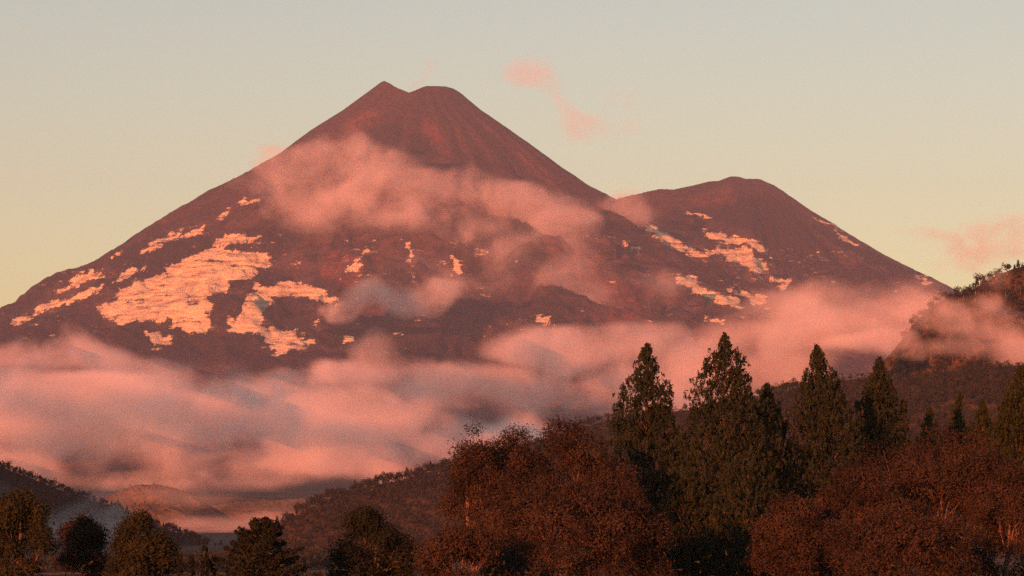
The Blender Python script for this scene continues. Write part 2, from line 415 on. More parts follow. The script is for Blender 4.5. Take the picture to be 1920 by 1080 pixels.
HV2 = [(280, 1010), (330, 965), (370, 952), (420, 944), (500, 938), (580, 934), (660, 928), (760, 930), (900, 960)]
zV2 = hill('pasture_rise', HV2, 5900.0, 0.22, 0.3, M_PASTURE, n=(120, 60), seed=15, depth=(500, 420), rough=2)

# ---------------------------------------------------------------- tree building
def tube(path, radii, sides=6):
    path = np.asarray(path, float); n = len(path)
    tang = np.gradient(path, axis=0); tang /= np.linalg.norm(tang, axis=1)[:, None] + 1e-9
    up = np.where(np.abs(tang[:, 2:3]) > 0.9, np.array([[1.0, 0, 0]]), np.array([[0, 0, 1.0]]))
    a = np.cross(tang, up); a /= np.linalg.norm(a, axis=1)[:, None] + 1e-9
    b = np.cross(tang, a)
    ang = np.linspace(0, 2 * np.pi, sides, endpoint=False)
    v = path[:, None, :] + (np.cos(ang)[None, :, None] * a[:, None, :] + np.sin(ang)[None, :, None] * b[:, None, :]) * np.asarray(radii)[:, None, None]
    i = np.arange(n - 1)[:, None] * sides + np.arange(sides)[None, :]
    j = np.arange(n - 1)[:, None] * sides + (np.arange(sides)[None, :] + 1) % sides
    f = np.stack([i, j, j + sides, i + sides], -1).reshape(-1, 4)
    return v.reshape(-1, 3), f

def join(parts):
    V = []; Fc = []; o = 0
    for v, f in parts:
        V.append(v); Fc.append(f + o); o += len(v)
    return np.concatenate(V), np.concatenate(Fc)

def leaves(cen, size, rs, aspect=0.55, hang=0.0, tint=None, out=None):
    """diamond-shaped leaf sprays at cen (n,3)"""
    n = len(cen)
    d = rs.normal(size=(n, 3)); d[:, 2] -= hang * 3.0
    d /= np.linalg.norm(d, axis=1)[:, None]
    q = rs.normal(size=(n, 3))
    if out is not None: q = q * 0.24 + out
    e = np.cross(d, q); e /= np.linalg.norm(e, axis=1)[:, None] + 1e-9
    s = size * (0.6 + 0.8 * rs.rand(n))[:, None]
    v = np.stack([cen - d * s * .45 + e * s * aspect * .5, cen + d * s * .55, cen - d * s * .45 - e * s * aspect * .5], 1).reshape(-1, 3)
    f = np.arange(n * 3).reshape(n, 3)
    if tint is None: tint = rs.rand(n)
    return v, f, np.repeat(tint, 3)

def wobble(p0, p1, rs, n=7, bend=0.12, droop=0.0):
    t = np.linspace(0, 1, n)[:, None]
    p = p0 + (p1 - p0) * t
    ln = np.linalg.norm(p1 - p0)
    off = rs.normal(size=(2, 3)) * ln * bend
    p = p + np.sin(np.pi * t) * off[0] * .6 + np.sin(2 * np.pi * t) * off[1] * .35
    p[:, 2] += (np.sin(np.pi * t[:, 0]) * ln * droop)
    return p

def broadleaf(name, label, px, top, hw, Y, seed, mat, group, bark=M_BARK, n_lobes=26, n_leaf=20000, leaf=0.235, base_z=None, squash=1.0, sparse=0.0, cat='tree', extra=None):
    """a rounded tree: crown half width hw photo pixels at distance Y, top row top"""
    rs = np.random.RandomState(seed)
    x = PX(px, Y); zb = float(ground_z(x, Y)) if base_z is None else base_z
    H = PZ(top, Y) - zb; rx = hw * Y / F
    root = link(name, None, loc=(x, Y, zb), label=label, cat=cat, group=group)
    root.empty_display_size = 1
    rz = min(H * 0.46, rx * 1.35 * squash); cz = H - rz
    # crown lobes
    u = rs.normal(size=(n_lobes, 3)); u /= np.linalg.norm(u, axis=1)[:, None]
    u[:, 2] = np.where(u[:, 2] < -0.35, -u[:, 2], u[:, 2])
    rad = 0.50 + 0.32 * rs.rand(n_lobes) ** 0.6
    lr = rx * (0.21 + 0.20 * rs.rand(n_lobes) ** 1.5)
    lc = u * rad[:, None] * np.array([rx, rx, rz]); lc[:, 2] += cz
    lc[0] = (rs.normal() * 0.12 * rx, 0, H - lr[0] * 0.9)
    # lower skirts of foliage
    k = n_lobes // 3
    lo = rs.normal(size=(k, 3)); lo[:, 2] = 0; lo /= np.linalg.norm(lo, axis=1)[:, None]
    lo = lo * rx * (0.45 + 0.45 * rs.rand(k))[:, None]; lo[:, 2] = cz - rz * (0.2 + 0.75 * rs.rand(k)); lo[:, 2] = np.maximum(lo[:, 2], H * 0.16)
    lc = np.concatenate([lc, lo]); lr = np.concatenate([lr, rx * (0.22 + 0.14 * rs.rand(k))])
    if extra is not None:
        e = np.array(extra, float); lc = np.concatenate([lc, e[:, :3]]); lr = np.concatenate([lr, e[:, 3]])
    # clumps over each lobe, mostly on the outside
    n_leaf = int(n_leaf * 1.5); per = n_leaf // 22
    w = lr ** 2; li = rs.choice(len(lr), per, p=w / w.sum())
    d = rs.normal(size=(per, 3)); d /= np.linalg.norm(d, axis=1)[:, None]
    d[:, 2] = np.where((d[:, 2] < -0.2) & (rs.rand(per) < 0.75), -d[:, 2], d[:, 2])
    cc = lc[li] + d * lr[li][:, None] * (0.55 + 0.5 * rs.rand(per) ** 0.5)[:, None] * np.array([1, 1, 0.8])
    ctint = rs.rand(per) * 0.22 + 0.62 * rs.rand(len(lr))[li]
    nl = 22
    spread = leaf * (1.4 + sparse)
    oi = np.repeat(li, nl)
    cen = (cc[:, None, :] + rs.normal(size=(per, nl, 3)) * spread).reshape(-1, 3)
    out = cen - lc[oi]; out /= np.linalg.norm(out, axis=1)[:, None] + 1e-6
    kp = cen[:, 2] > 0.2
    tint = np.clip(np.repeat(ctint, nl) + rs.normal(size=len(cen)) * 0.12, 0, 1)
    v, f, t = leaves(cen[kp], leaf, rs, 0.6, 0.1, tint[kp], out[kp])
    link('crown', mesh_from('crown', v, f, 4, mat, dict(tint=t)), root)
    # trunk and limbs
    tr = max(0.16, H * 0.018)
    tp = wobble(np.array([0, 0, -0.6]), np.array([rs.normal() * .05 * rx, rs.normal() * .05 * rx, cz + rz * 0.55]), rs, 10, 0.03)
    v, f = tube(tp, np.linspace(tr, tr * 0.25, 10), 8)
    link('trunk', mesh_from('trunk', v, f, 4, bark, smooth=True), root)
    for i in np.argsort(-lr)[:9]:
        s = tp[int(np.clip(3 + rs.rand() * 4, 2, 8))]
        p = wobble(s, lc[i], rs, 7, 0.10, -0.05)
        parts = [tube(p, np.linspace(tr * 0.42, tr * 0.08, 7), 5)]
        for q in range(5):
            dd = rs.normal(size=3); dd /= np.linalg.norm(dd); dd[2] = abs(dd[2])
            parts.append(tube(wobble(p[3 + q % 3], lc[i] + dd * lr[i] * 1.05, rs, 5, 0.1), np.linspace(tr * 0.10, 0.008, 5), 4))
        v, f = join(parts)
        link('limb', mesh_from('limb', v, f, 4, bark, smooth=True), root)
    return root

def eucalyptus(name, label, px, top, Y, seed, widths, group, mat=M_EUC, n_br=80, n_leaf=50000, leaf=0.37, bark=M_BARK, base_z=None, hang=0.55):
    """tall narrow crown of hanging sprays; widths: [(photo rows below the top, half width in photo pixels)]"""
    rs = np.random.RandomState(seed)
    s = Y / F; x = PX(px, Y); zb = float(ground_z(x, Y)) if base_z is None else base_z
    H = PZ(top, Y) - zb
    root = link(name, None, loc=(x, Y, zb), label=label, cat='tree', group=group)
    wt = np.array(widths, float) * s * np.array([1, 1.04])
    lean = rs.normal(size=2) * 0.4
    def axis(h): t = h / H; return np.stack([lean[0] * np.sin(t * 5 + seed) * (0.3 + t), lean[1] * np.sin(t * 4 + seed), h], -1)
    hh = np.linspace(-0.6, H * 0.985, 18)
    tr = H * 0.0085
    v, f = tube(axis(hh), np.linspace(tr, 0.02, 18), 8)
    link('trunk', mesh_from('trunk', v, f, 4, bark, smooth=True), root)
    depth = wt[-1, 0]
    bparts = []
    for i in range(n_br // 2):
        dn = depth * (0.03 + 0.95 * (i + rs.rand()) / (n_br // 2)); w = np.interp(dn, wt[:, 0], wt[:, 1]) * 0.8
        h1 = H - dn; a = rs.rand() * 6.283
        p1 = axis(np.array(h1)) + np.array([math.cos(a) * w, math.sin(a) * w, 0]); p0 = axis(np.array(max(H * 0.12, h1 - w * 1.1)))
        bparts.append(tube(wobble(p0, p1, rs, 6, 0.05, 0.08), np.linspace(min(tr * 0.3, 0.015 + w * 0.014), 0.008, 6), 4))
    # hanging strands of leaves through the whole crown, thickest towards its outside
    ns = n_leaf // 13
    dd = np.linspace(0, depth, 200); pw = 0.55 + np.interp(dd, wt[:, 0], wt[:, 1]); cdf = np.cumsum(pw); cdf /= cdf[-1]
    dn = np.interp(rs.rand(ns), cdf, dd); a = rs.rand(ns) * 2 * np.pi
    w = np.interp(dn, wt[:, 0], wt[:, 1])
    lump = 0.74 + 0.62 * (noise2(a * 1.9, dn / 1.5, seed) + 0.5) + 0.22 * noise2(a * 4, dn / 0.6, seed + 1)
    # boughs: sprays gather in tufts
    rr_ = w * lump * (rs.rand(ns) ** 0.5)
    gap = noise2(a * 2.6 + 9, dn / 0.9, seed + 3) > 0.24
    kp = ~(gap & (rr_ > 0.5 * w)); dn, a, rr_, w = dn[kp], a[kp], rr_[kp], w[kp]; ns = len(dn)
    base = axis(H - dn) + np.stack([np.cos(a) * rr_, np.sin(a) * rr_, rr_ * 0.25], -1)
    ln = (0.35 + 0.75 * rs.rand(ns)) * np.clip(0.45 + w * 0.3, 0.4, 1.0)
    q = rs.rand(ns, 13)
    sway = rs.normal(size=(ns, 1, 3)) * np.array([.16, .16, 0.0])
    cen = base[:, None, :] + q[:, :, None] * sway + np.stack([np.zeros_like(q), np.zeros_like(q), -q * ln[:, None]], -1) + rs.normal(size=(ns, 13, 3)) * 0.075
    tin = np.clip(np.repeat(rs.rand(ns) * 0.75, 13) + rs.normal(size=ns * 13) * 0.15, 0, 1)
    cen = cen.reshape(-1, 3)
    c = axis(H - np.abs(rs.normal(size=120)) * 0.6) + rs.normal(size=(120, 3)) * np.array([.10, .10, .15])
    cen = np.concatenate([cen, c]); tin = np.concatenate([tin, rs.rand(120) * 0.8])
    v, f, t = leaves(cen, leaf, rs, 0.42, hang, tin)
    link('crown', mesh_from('crown', v, f, 4, mat, dict(tint=t)), root)
    for k in range(4):
        v, f = join(bparts[k::4]); b = link('branches', mesh_from('branches', v, f, 4, bark, smooth=True), root); b['kind'] = 'stuff'
    return root

def conifer(name, label, px, top, hw, Y, seed, group, mat=M_CON, n_br=70, n_leaf=16000, leaf=0.42):
    """broad dark conifer with layered boughs that sweep up at the tips"""
    rs = np.random.RandomState(seed)
    s = Y / F; x = PX(px, Y); zb = float(ground_z(x, Y)); H = PZ(top, Y) - zb; rx = hw * s
    root = link(name, None, loc=(x, Y, zb), label=label, cat='tree', group=group)
    tr = H * 0.02
    v, f = tube(wobble(np.array([0, 0, -.6]), np.array([0.2, 0, H * 0.97]), rs, 12, 0.015), np.linspace(tr, 0.02, 12), 8)
    link('trunk', mesh_from('trunk', v, f, 4, M_BARK, smooth=True), root)
    cen = []; bparts = []
    for i in range(n_br):
        t = (i + rs.rand()) / n_br
        w = rx * (0.16 + 0.95 * min(1, (t * 1.55) ** 0.75)) * (0.7 + 0.45 * rs.rand()); h = H * (1.0 - 0.80 * t) - 0.1
        a = i * 2.399 + rs.rand()
        p0 = np.array([0, 0, h]); p1 = np.array([math.cos(a) * w, math.sin(a) * w, h + w * (0.18 - 0.15 * t)])
        p = wobble(p0, p1, rs, 8, 0.03, -0.10)
        bparts.append(tube(p, np.linspace(0.07, 0.012, 8), 4))
        n = int(n_leaf / n_br * (0.35 + w / rx))
        q = 0.12 + 0.88 * rs.rand(n) ** 0.75; idx = np.clip(q * 7, 0, 6.99); i0 = idx.astype(int)
        c = p[i0] + (p[i0 + 1] - p[i0]) * (idx - i0)[:, None]
        side = np.array([-math.sin(a), math.cos(a), 0.0])
        sw = (rs.rand(n) - .5)[:, None] * w * 0.55 * np.sin(np.clip(q, 0.05, 1) * 2.9)[:, None]
        cen.append(c + sw * side + rs.normal(size=(n, 3)) * np.array([.08, .08, .09]))
    cen = np.concatenate(cen)
    v, f, t = leaves(cen, leaf, rs, 0.32, -0.12)
    link('crown', mesh_from('crown', v, f, 4, mat, dict(tint=t)), root)
    for k in range(4):
        v, f = join(bparts[k::4]); b = link('branches', mesh_from('branches', v, f, 4, M_BARK, smooth=True), root); b['kind'] = 'stuff'
    return root

# ---------------------------------------------------------------- foreground trees
GL, GE, GR = 'trees along the near foreground at the lower left', 'tall eucalyptus trees', 'rust brown broadleaf trees'
broadleaf('broadleaf_tree', 'dark brown green rounded tree cut by the left edge of the picture', 40, 922, 72, 270, 1, M_BRN, GL, n_leaf=22000)
broadleaf('broadleaf_tree', 'low russet rounded tree second from the left edge', 160, 970, 60, 285, 2, M_RUS, GL, n_leaf=16000)
broadleaf('broadleaf_tree', 'olive brown bushy tree with a notched top below the pale valley mist', 270, 960, 76, 275, 3, M_BRN, GL, n_leaf=20000)
conifer('conifer_tree', 'near black conifer with upswept feathery boughs left of the forested hill', 490, 972, 92, 265, 4, GL)
broadleaf('broadleaf_tree', 'dark green dense domed tree in front of the forested hill', 705, 955, 92, 280, 5, M_CON, GL, n_leaf=22000)

broadleaf('broadleaf_tree', 'slender open crowned russet tree standing tallest at the left of the rust brown clump', 885, 797, 52, 315, 6, M_RUS, GR, n_leaf=13000, sparse=0.8, squash=1.7, n_lobes=30)
broadleaf('broadleaf_tree', 'russet tree with a ragged crown between the slender tree and the wide one', 960, 802, 80, 318, 7, M_RUS, GR, n_leaf=18000, sparse=0.5, squash=1.4, n_lobes=30)
broadleaf('broadleaf_tree', 'wide high crowned russet tree just left of the leftmost tall eucalyptus', 1062, 785, 128, 322, 8, M_RUS, GR, n_leaf=28000, sparse=0.3, n_lobes=36)
broadleaf('broadleaf_tree', 'low spreading russet tree with pale bare limbs at the bottom middle', 1040, 905, 170, 285, 9, M_RUS, GR, n_leaf=34000, n_lobes=40)
broadleaf('broadleaf_tree', 'rust brown tree at the foot of the leftmost tall eucalyptus', 1165, 905, 90, 290, 10, M_RUS, GR, n_leaf=18000)
broadleaf('broadleaf_tree', 'low rust brown bush tree next to the dark green domed tree', 870, 985, 85, 270, 11, M_RUS, GR, n_leaf=18000)

eucalyptus('eucalyptus_tree', 'leftmost tall pointed eucalyptus, dark against the pink cloud', 1213, 646, 345, 21, [(0, 3), (40, 22), (90, 42), (150, 55), (230, 75), (300, 80), (440, 85)], GE)
eucalyptus('eucalyptus_tree', 'tallest eucalyptus, its pointed top rising highest into the pink cloud', 1358, 627, 340, 22, [(0, 3), (40, 25), (85, 48), (150, 72), (230, 84), (320, 92), (470, 95)], GE, n_leaf=52000)
eucalyptus('eucalyptus_tree', 'shorter olive eucalyptus filling the gap right of the tallest one', 1436, 722, 362, 23, [(0, 3), (40, 20), (90, 38), (180, 58), (300, 85), (400, 90)], GE, mat=M_EUC2)
eucalyptus('eucalyptus_tree', 'broad conical eucalyptus, third of the four high pointed tops', 1538, 648, 350, 24, [(0, 3), (50, 24), (110, 46), (190, 68), (260, 76), (350, 86), (450, 90)], GE, n_leaf=52000)
eucalyptus('eucalyptus_tree', 'rightmost of the four high pointed eucalyptus tops, behind the big russet dome', 1650, 672, 365, 25, [(0, 3), (50, 22), (110, 46), (180, 58), (260, 66), (380, 72)], GE)
eucalyptus('eucalyptus_tree', 'small thin eucalyptus top showing above the left shoulder of the big russet dome', 1745, 765, 400, 26, [(0, 2), (40, 18), (90, 32), (200, 50)], GE, mat=M_EUC2, n_br=50, n_leaf=12000)
eucalyptus('eucalyptus_tree', 'slim young eucalyptus above the right shoulder of the big russet dome', 1795, 738, 405, 27, [(0, 2), (40, 12), (90, 24), (200, 40)], GE, mat=M_EUC2, n_br=46, n_leaf=11000)
eucalyptus('eucalyptus_tree', 'young yellow green eucalyptus next to the one at the right edge', 1840, 752, 380, 28, [(0, 2), (40, 20), (90, 34), (220, 52)], GE, mat=M_EUC2, n_br=56, n_leaf=15000)
eucalyptus('eucalyptus_tree', 'olive eucalyptus cut by the right edge of the picture', 1915, 690, 370, 29, [(0, 3), (50, 26), (110, 42), (200, 56), (330, 66)], GE, mat=M_EUC2)
eucalyptus('eucalyptus_tree', 'short dark eucalyptus in the dip between the two leftmost tall ones', 1290, 890, 335, 30, [(0, 6), (30, 30), (80, 55), (190, 70)], GE, n_br=56, n_leaf=18000)
eucalyptus('eucalyptus_tree', 'short dark eucalyptus below the tallest one, left of the low russet lobes', 1400, 850, 325, 31, [(0, 8), (30, 40), (80, 65), (230, 80)], GE, n_br=60, n_leaf=20000)

broadleaf('broadleaf_tree', 'biggest russet dome shaped tree at the right', 1762, 790, 190, 315, 12, M_RUS, GR, n_leaf=44000, n_lobes=52)
broadleaf('broadleaf_tree', 'russet tree overlapping the big dome on its left', 1610, 868, 118, 305, 13, M_RUS, GR, n_leaf=24000, n_lobes=34)
broadleaf('broadleaf_tree', 'lowest russet lobe at the left end of the right hand clump', 1500, 925, 100, 295, 14, M_RUS, GR, n_leaf=22000, n_lobes=30)
broadleaf('broadleaf_tree', 'russet tree at the right edge overlapping the big dome', 1890, 868, 100, 305, 15, M_RUS, GR, n_leaf=22000, n_lobes=30)
broadleaf('broadleaf_tree', 'low russet tree with dark gaps and pale limbs at the bottom right', 1690, 945, 150, 280, 16, M_RUS, GR, n_leaf=30000, n_lobes=40)

rsap = np.random.RandomState(77)
SAPL = ['thin spire shaped sapling nearest the olive bushy tree', 'thin spire shaped sapling in the middle of the low brush', 'tallest thin sapling of the low brush', 'thin sapling nearest the dark conifer']
for i, (px, top) in enumerate([(339, 1040), (366, 1042), (383, 1026), (398, 1048)]):
    eucalyptus('sapling', SAPL[i], px, top, 262 + i, 90 + i, [(0, 2), (30, 5), (60, 9), (90, 12)], 'thin saplings in the low brush', mat=M_CON, n_br=26, n_leaf=1600, leaf=0.25, bark=M_BARK, hang=-0.2)
# low brush under the trees: nobody could count it
n = 44000
bx = rsap.uniform(-52, 52, n); by = rsap.uniform(235, 300, n)
bz = ground_z(bx, by) + np.abs(rsap.normal(size=n)) * 1.3 * (0.6 + 1.4 * (fbm2(bx / 6, by / 6, 3, 3) + 0.5))
bz = np.minimum(bz, PZ(1040, by) + rsap.rand(n) * 0.6)
v, f, t = leaves(np.stack([bx, by, bz], -1), 0.42, rsap, 0.4, 0.0)
link('undergrowth', mesh_from('undergrowth', v, f, 4, M_BRN, dict(tint=t)), label='low brown brush below the foreground trees', cat='undergrowth', kind='stuff')

# ---------------------------------------------------------------- hillside woods
def small_crown(seed, H, R, n, leaf, conical=False):
    rs = np.random.RandomState(seed)
    if conical:
        t = rs.rand(n) ** 0.6; r = R * (0.12 + 0.88 * t) * np.sqrt(0.35 + 0.65 * rs.rand(n)); a = rs.rand(n) * 6.283
        c = np.stack([np.cos(a) * r, np.sin(a) * r, H * (1 - 0.8 * t)], -1)
        tint = rs.rand(n)
    else:
        k = 9; lc = rs.normal(size=(k, 3)) * np.array([R * .45, R * .45, H * .13]); lc[:, 2] += H * .66
        lr = R * (0.42 + 0.3 * rs.rand(k)); li = rs.randint(k, size=n)
        d = rs.normal(size=(n, 3)); d /= np.linalg.norm(d, axis=1)[:, None]
        c = lc[li] + d * (lr[li] * (0.6 + 0.45 * rs.rand(n)))[:, None]
        c[:, 2] *= H / c[:, 2].max(); tint = np.clip(rs.rand(k)[li] * 0.6 + rs.rand(n) * 0.4, 0, 1)
    return leaves(c, leaf, rs, 0.75, 0.0, tint)

crowns = []
for i in range(8):
    H = 11.0; R = [3.6, 4.2, 3.1, 4.6, 3.4, 2.4, 3.9, 2.2][i]; con = i in (5, 7)
    v, f, t = small_crown(300 + i, H, R, 420, 0.95, con)
    crowns.append(mesh_from('hillside_crown', v, f, 4, M_FOR, dict(tint=t)))
v, f = tube(np.array([[0, 0, -1.5], [0.1, 0, 3], [0, 0.1, 7], [0.1, 0, 10.0]]), [0.34, 0.26, 0.18, 0.05], 6)
small_trunk = mesh_from('hillside_trunk', v, f, 4, M_PALE, smooth=True)

def hill_tree(x, y, z, s, k, label, group, rz):
    r = link('hillside_tree', None, loc=(x, y, z), label=label, cat='tree', group=group)
    r.rotation_euler[2] = rz; r.scale = (s, s, s)
    link('trunk', small_trunk, r); link('crown', crowns[k], r)

rh = np.random.RandomState(5)
def crest(zf, Yr, px0, px1, n, label, group, smin=0.7, smax_=1.15, dy=12):
    for i in range(n):
        px = px0 + (px1 - px0) * (i + rh.rand() * 0.9) / n; y = Yr + rh.uniform(-dy, dy * 0.3); x = PX(px, Yr)
        hill_tree(x, y, float(zf(x, y)), rh.uniform(smin, smax_) * (1.25 if rh.rand() < 0.1 else 1), rh.randint(8), label, group, rh.rand() * 6.28)
crest(zA, YA, 470, 860, 62, 'small dark tree on the crest of the forested hill left of the russet clump', 'trees on the crest of the forested hill')
crest(zA, YA, 1075, 1160, 12, 'small fog dimmed tree on the crest seen between the russet clump and the leftmost eucalyptus', 'fog dimmed trees on the crest')
crest(zA, YA, 1420, 1520, 14, 'small dark tree on the hill crest just left of the third high eucalyptus', 'trees on the crest among the eucalyptus')
crest(zL, YL, -20, 420, 56, 'small dark tree on the crest of the misty hillside at the lower left', 'trees on the crest of the misty hillside', 0.55, 0.95)
crest(zC, YC, 1690, 1925, 34, 'dark tree on the skyline of the fog bound knoll at the right', 'trees on the skyline of the knoll', 0.8, 1.25, 8)
for i in range(260):
    px = rh.uniform(1680, 1935); y = YC - rh.uniform(6, 190); x = PX(px, y); z = float(zC(x, y))
    if z < PZ(715, y): continue
    hill_tree(x, y, z, rh.uniform(0.8, 1.3), rh.randint(8), 'dim tree on the fog veiled slope of the knoll at the right', 'trees on the slope of the knoll', rh.rand() * 6.28)

def wood(name, zf, Yr, pxr, depth, spacing, label, seed, smin=0.55, smax_=1.0, nleaf=44, leaf=2.1, dy0=8):
    rs = np.random.RandomState(seed)
    protos = [small_crown(500 + seed * 10 + i, 11.0, [3.8, 4.4, 3.4, 2.6, 3.9, 4.8][i], nleaf, leaf, i == 3) for i in range(6)]
    x0, x1 = PX(pxr[0], Yr), PX(pxr[1], Yr)
    X, Yy = np.meshgrid(np.arange(x0, x1, spacing), np.arange(Yr - depth, Yr - dy0, spacing))
    X = (X + rs.uniform(-.45, .45, X.shape) * spacing).ravel(); Yy = (Yy + rs.uniform(-.45, .45, Yy.shape) * spacing).ravel()
    Z = zf(X, Yy); keep = Z > np.maximum(ground_z(X, Yy) - 3, PZ(1110, Yy)); X, Yy, Z = X[keep], Yy[keep], Z[keep]
    kind = rs.randint(6, size=len(X)); sc_ = rs.uniform(smin, smax_, len(X)); ang = rs.rand(len(X)) * 6.283
    Vs = []; Ts = []
    for k in range(6):
        q = kind == k; v, f, t = protos[k]
        ca, sa = np.cos(ang[q])[:, None], np.sin(ang[q])[:, None]; s_ = sc_[q][:, None]
        vx_ = (v[None, :, 0] * ca - v[None, :, 1] * sa) * s_ + X[q][:, None]
        vy_ = (v[None, :, 0] * sa + v[None, :, 1] * ca) * s_ + Yy[q][:, None]
        vz_ = v[None, :, 2] * s_ + Z[q][:, None]
        Vs.append(np.stack([vx_, vy_, vz_], -1).reshape(-1, 3))
        Ts.append((np.clip(t[None, :] * 0.75 + rs.rand(q.sum())[:, None] * 0.3, 0, 1)).ravel())
    V = np.concatenate(Vs); T = np.concatenate(Ts)
    link(name, mesh_from(name, V, np.arange(len(V)).reshape(-1, 3), 3, M_FOR, dict(tint=T)), label=label, cat='woodland', kind='stuff')
    return len(X)
nA = wood('hillside_woodland', zA, YA, (390, 1960), 420, 6.6, 'dense dim woodland covering the forested hill behind the foreground trees', 1)
nL = wood('hillside_woodland', zL, YL, (-30, 440), 300, 6.6, 'dense blue shaded woodland covering the misty hillside at the lower left', 2)
wood('valley_woodland', lambda X, Y: ground_z(X, Y) + 0 * X, 2450.0, (300, 700), 800, 8.5, 'dim woodland on the valley floor between the conifer and the misty hillside', 8, 0.7, 1.1)
nC = wood('hillside_woodland', zC, YC, (1470, 1960), 300, 8.0, 'fog veiled woodland covering the wooded knoll at the right', 6, 0.6, 1.0)
nV = wood('valley_scrub', zV, 5200.0, (190, 470), 260, 13, 'sparse dark scrub dotted over the sunlit valley hill', 3, 0.35, 0.8, 30, 1.8)
nV2 = wood('valley_scrub', zV2, 5900.0, (320, 720), 420, 17, 'sparse scrub dotted over the pasture rise beyond the valley mist', 4, 0.35, 0.8, 30, 1.8)

# ---------------------------------------------------------------- the two small farmhouses in the valley
M_WALL = soil_material('white_wall', (0.72, 0.70, 0.66), (0.80, 0.78, 0.74), (0.66, 0.63, 0.6), 0.5)
M_ROOF = soil_material('pale_metal_roof', (0.50, 0.42, 0.38), (0.58, 0.50, 0.46), (0.42, 0.35, 0.32), 0.8)
_p = N('dark_window'); _b = _p.n('ShaderNodeBsdfPrincipled', i_Roughness=0.15); _b.inputs['Base Color'].default_value = (0.03, 0.03, 0.035, 1); _p.l(_b.outputs[0], _p.out.inputs[0]); M_PANE = _p.m
def box(x0, x1, y0, y1, z0, z1):
    v = np.array([(x, y, z) for z in (z0, z1) for y in (y0, y1) for x in (x0, x1)], float)
    f = np.array([(0, 2, 3, 1), (4, 5, 7, 6), (0, 1, 5, 4), (2, 6, 7, 3), (0, 4, 6, 2), (1, 3, 7, 5)])
    return v, f
def farmhouse(px, py, Y, w, d, h, label):
    x = PX(px, Y); z = PZ(py, Y)
    r = link('farmhouse', None, loc=(x, Y, z), label=label, cat='house', group='farmhouses in the valley')
    v, f = box(-w / 2, w / 2, 0, d, -4, h); link('wall', mesh_from('wall', v, f, 4, M_WALL), r)
    o = 0.5; e = h * 0.62
    v = np.array([(-w/2-o, -o, h-.1), (w/2+o, -o, h-.1), (w/2+o, d+o, h-.1), (-w/2-o, d+o, h-.1), (-w/2-o, d/2, h+e), (w/2+o, d/2, h+e),
                  (-w/2-o, -o, h+.15), (w/2+o, -o, h+.15), (w/2+o, d+o, h+.15), (-w/2-o, d+o, h+.15)], float)
    me = bpy.data.meshes.new('roof'); me.from_pydata(v.tolist(), [], [(0, 3, 2, 1), (6, 7, 5, 4), (8, 9, 4, 5), (0, 1, 7, 6), (2, 3, 9, 8), (0, 6, 4, 9, 3), (1, 2, 8, 5, 7)]); me.materials.append(M_ROOF)
    rf = link('roof', me, r)
    v, f = box(w * .2, w * .2 + .8, d * .6, d * .6 + .8, h, h + e + 0.9); link('chimney', mesh_from('chimney', v, f, 4, M_WALL), rf)
    for wx in (-w * .32, w * .3):
        v, f = box(wx - .6, wx + .6, -0.06, 0.06, h * .38, h * .78); wi = link('window', mesh_from('window', v, f, 4, M_PANE), r)
        v, f = box(wx - .75, wx + .75, -0.16, 0.05, h * .33, h * .375); link('sill', mesh_from('sill', v, f, 4, M_WALL), wi)
    v, f = box(-.55, .55, -0.08, 0.06, 0.0, 2.2); link('door', mesh_from('door', v, f, 4, M_ROOF), r)
farmhouse(384, 960, 5350.0, 11, 8, 3.4, 'left one of the two small pale farmhouses catching the light in the valley')
farmhouse(398, 960, 5370.0, 9, 8, 3.6, 'right one of the two small pale farmhouses catching the light in the valley')

# ---------------------------------------------------------------- clouds
M_CLOUD = {}
def cloud_material(g=0.0):
    if g in M_CLOUD: return M_CLOUD[g]
    m = N('cloud_vapour')
    pv = m.n('ShaderNodeVolumePrincipled')
    pv.inputs['Color'].default_value = (0.97, 0.965, 0.965, 1)
    pv.inputs['Anisotropy'].default_value = g
    pv.inputs['Density'].default_value = 1.0
    pv.inputs['Density Attribute'].default_value = 'density'
    m.l(pv.outputs[0], m.out.inputs['Volume'])
    m.m.cycles.homogeneous_volume = False
    M_CLOUD[g] = m.m
    return m.m

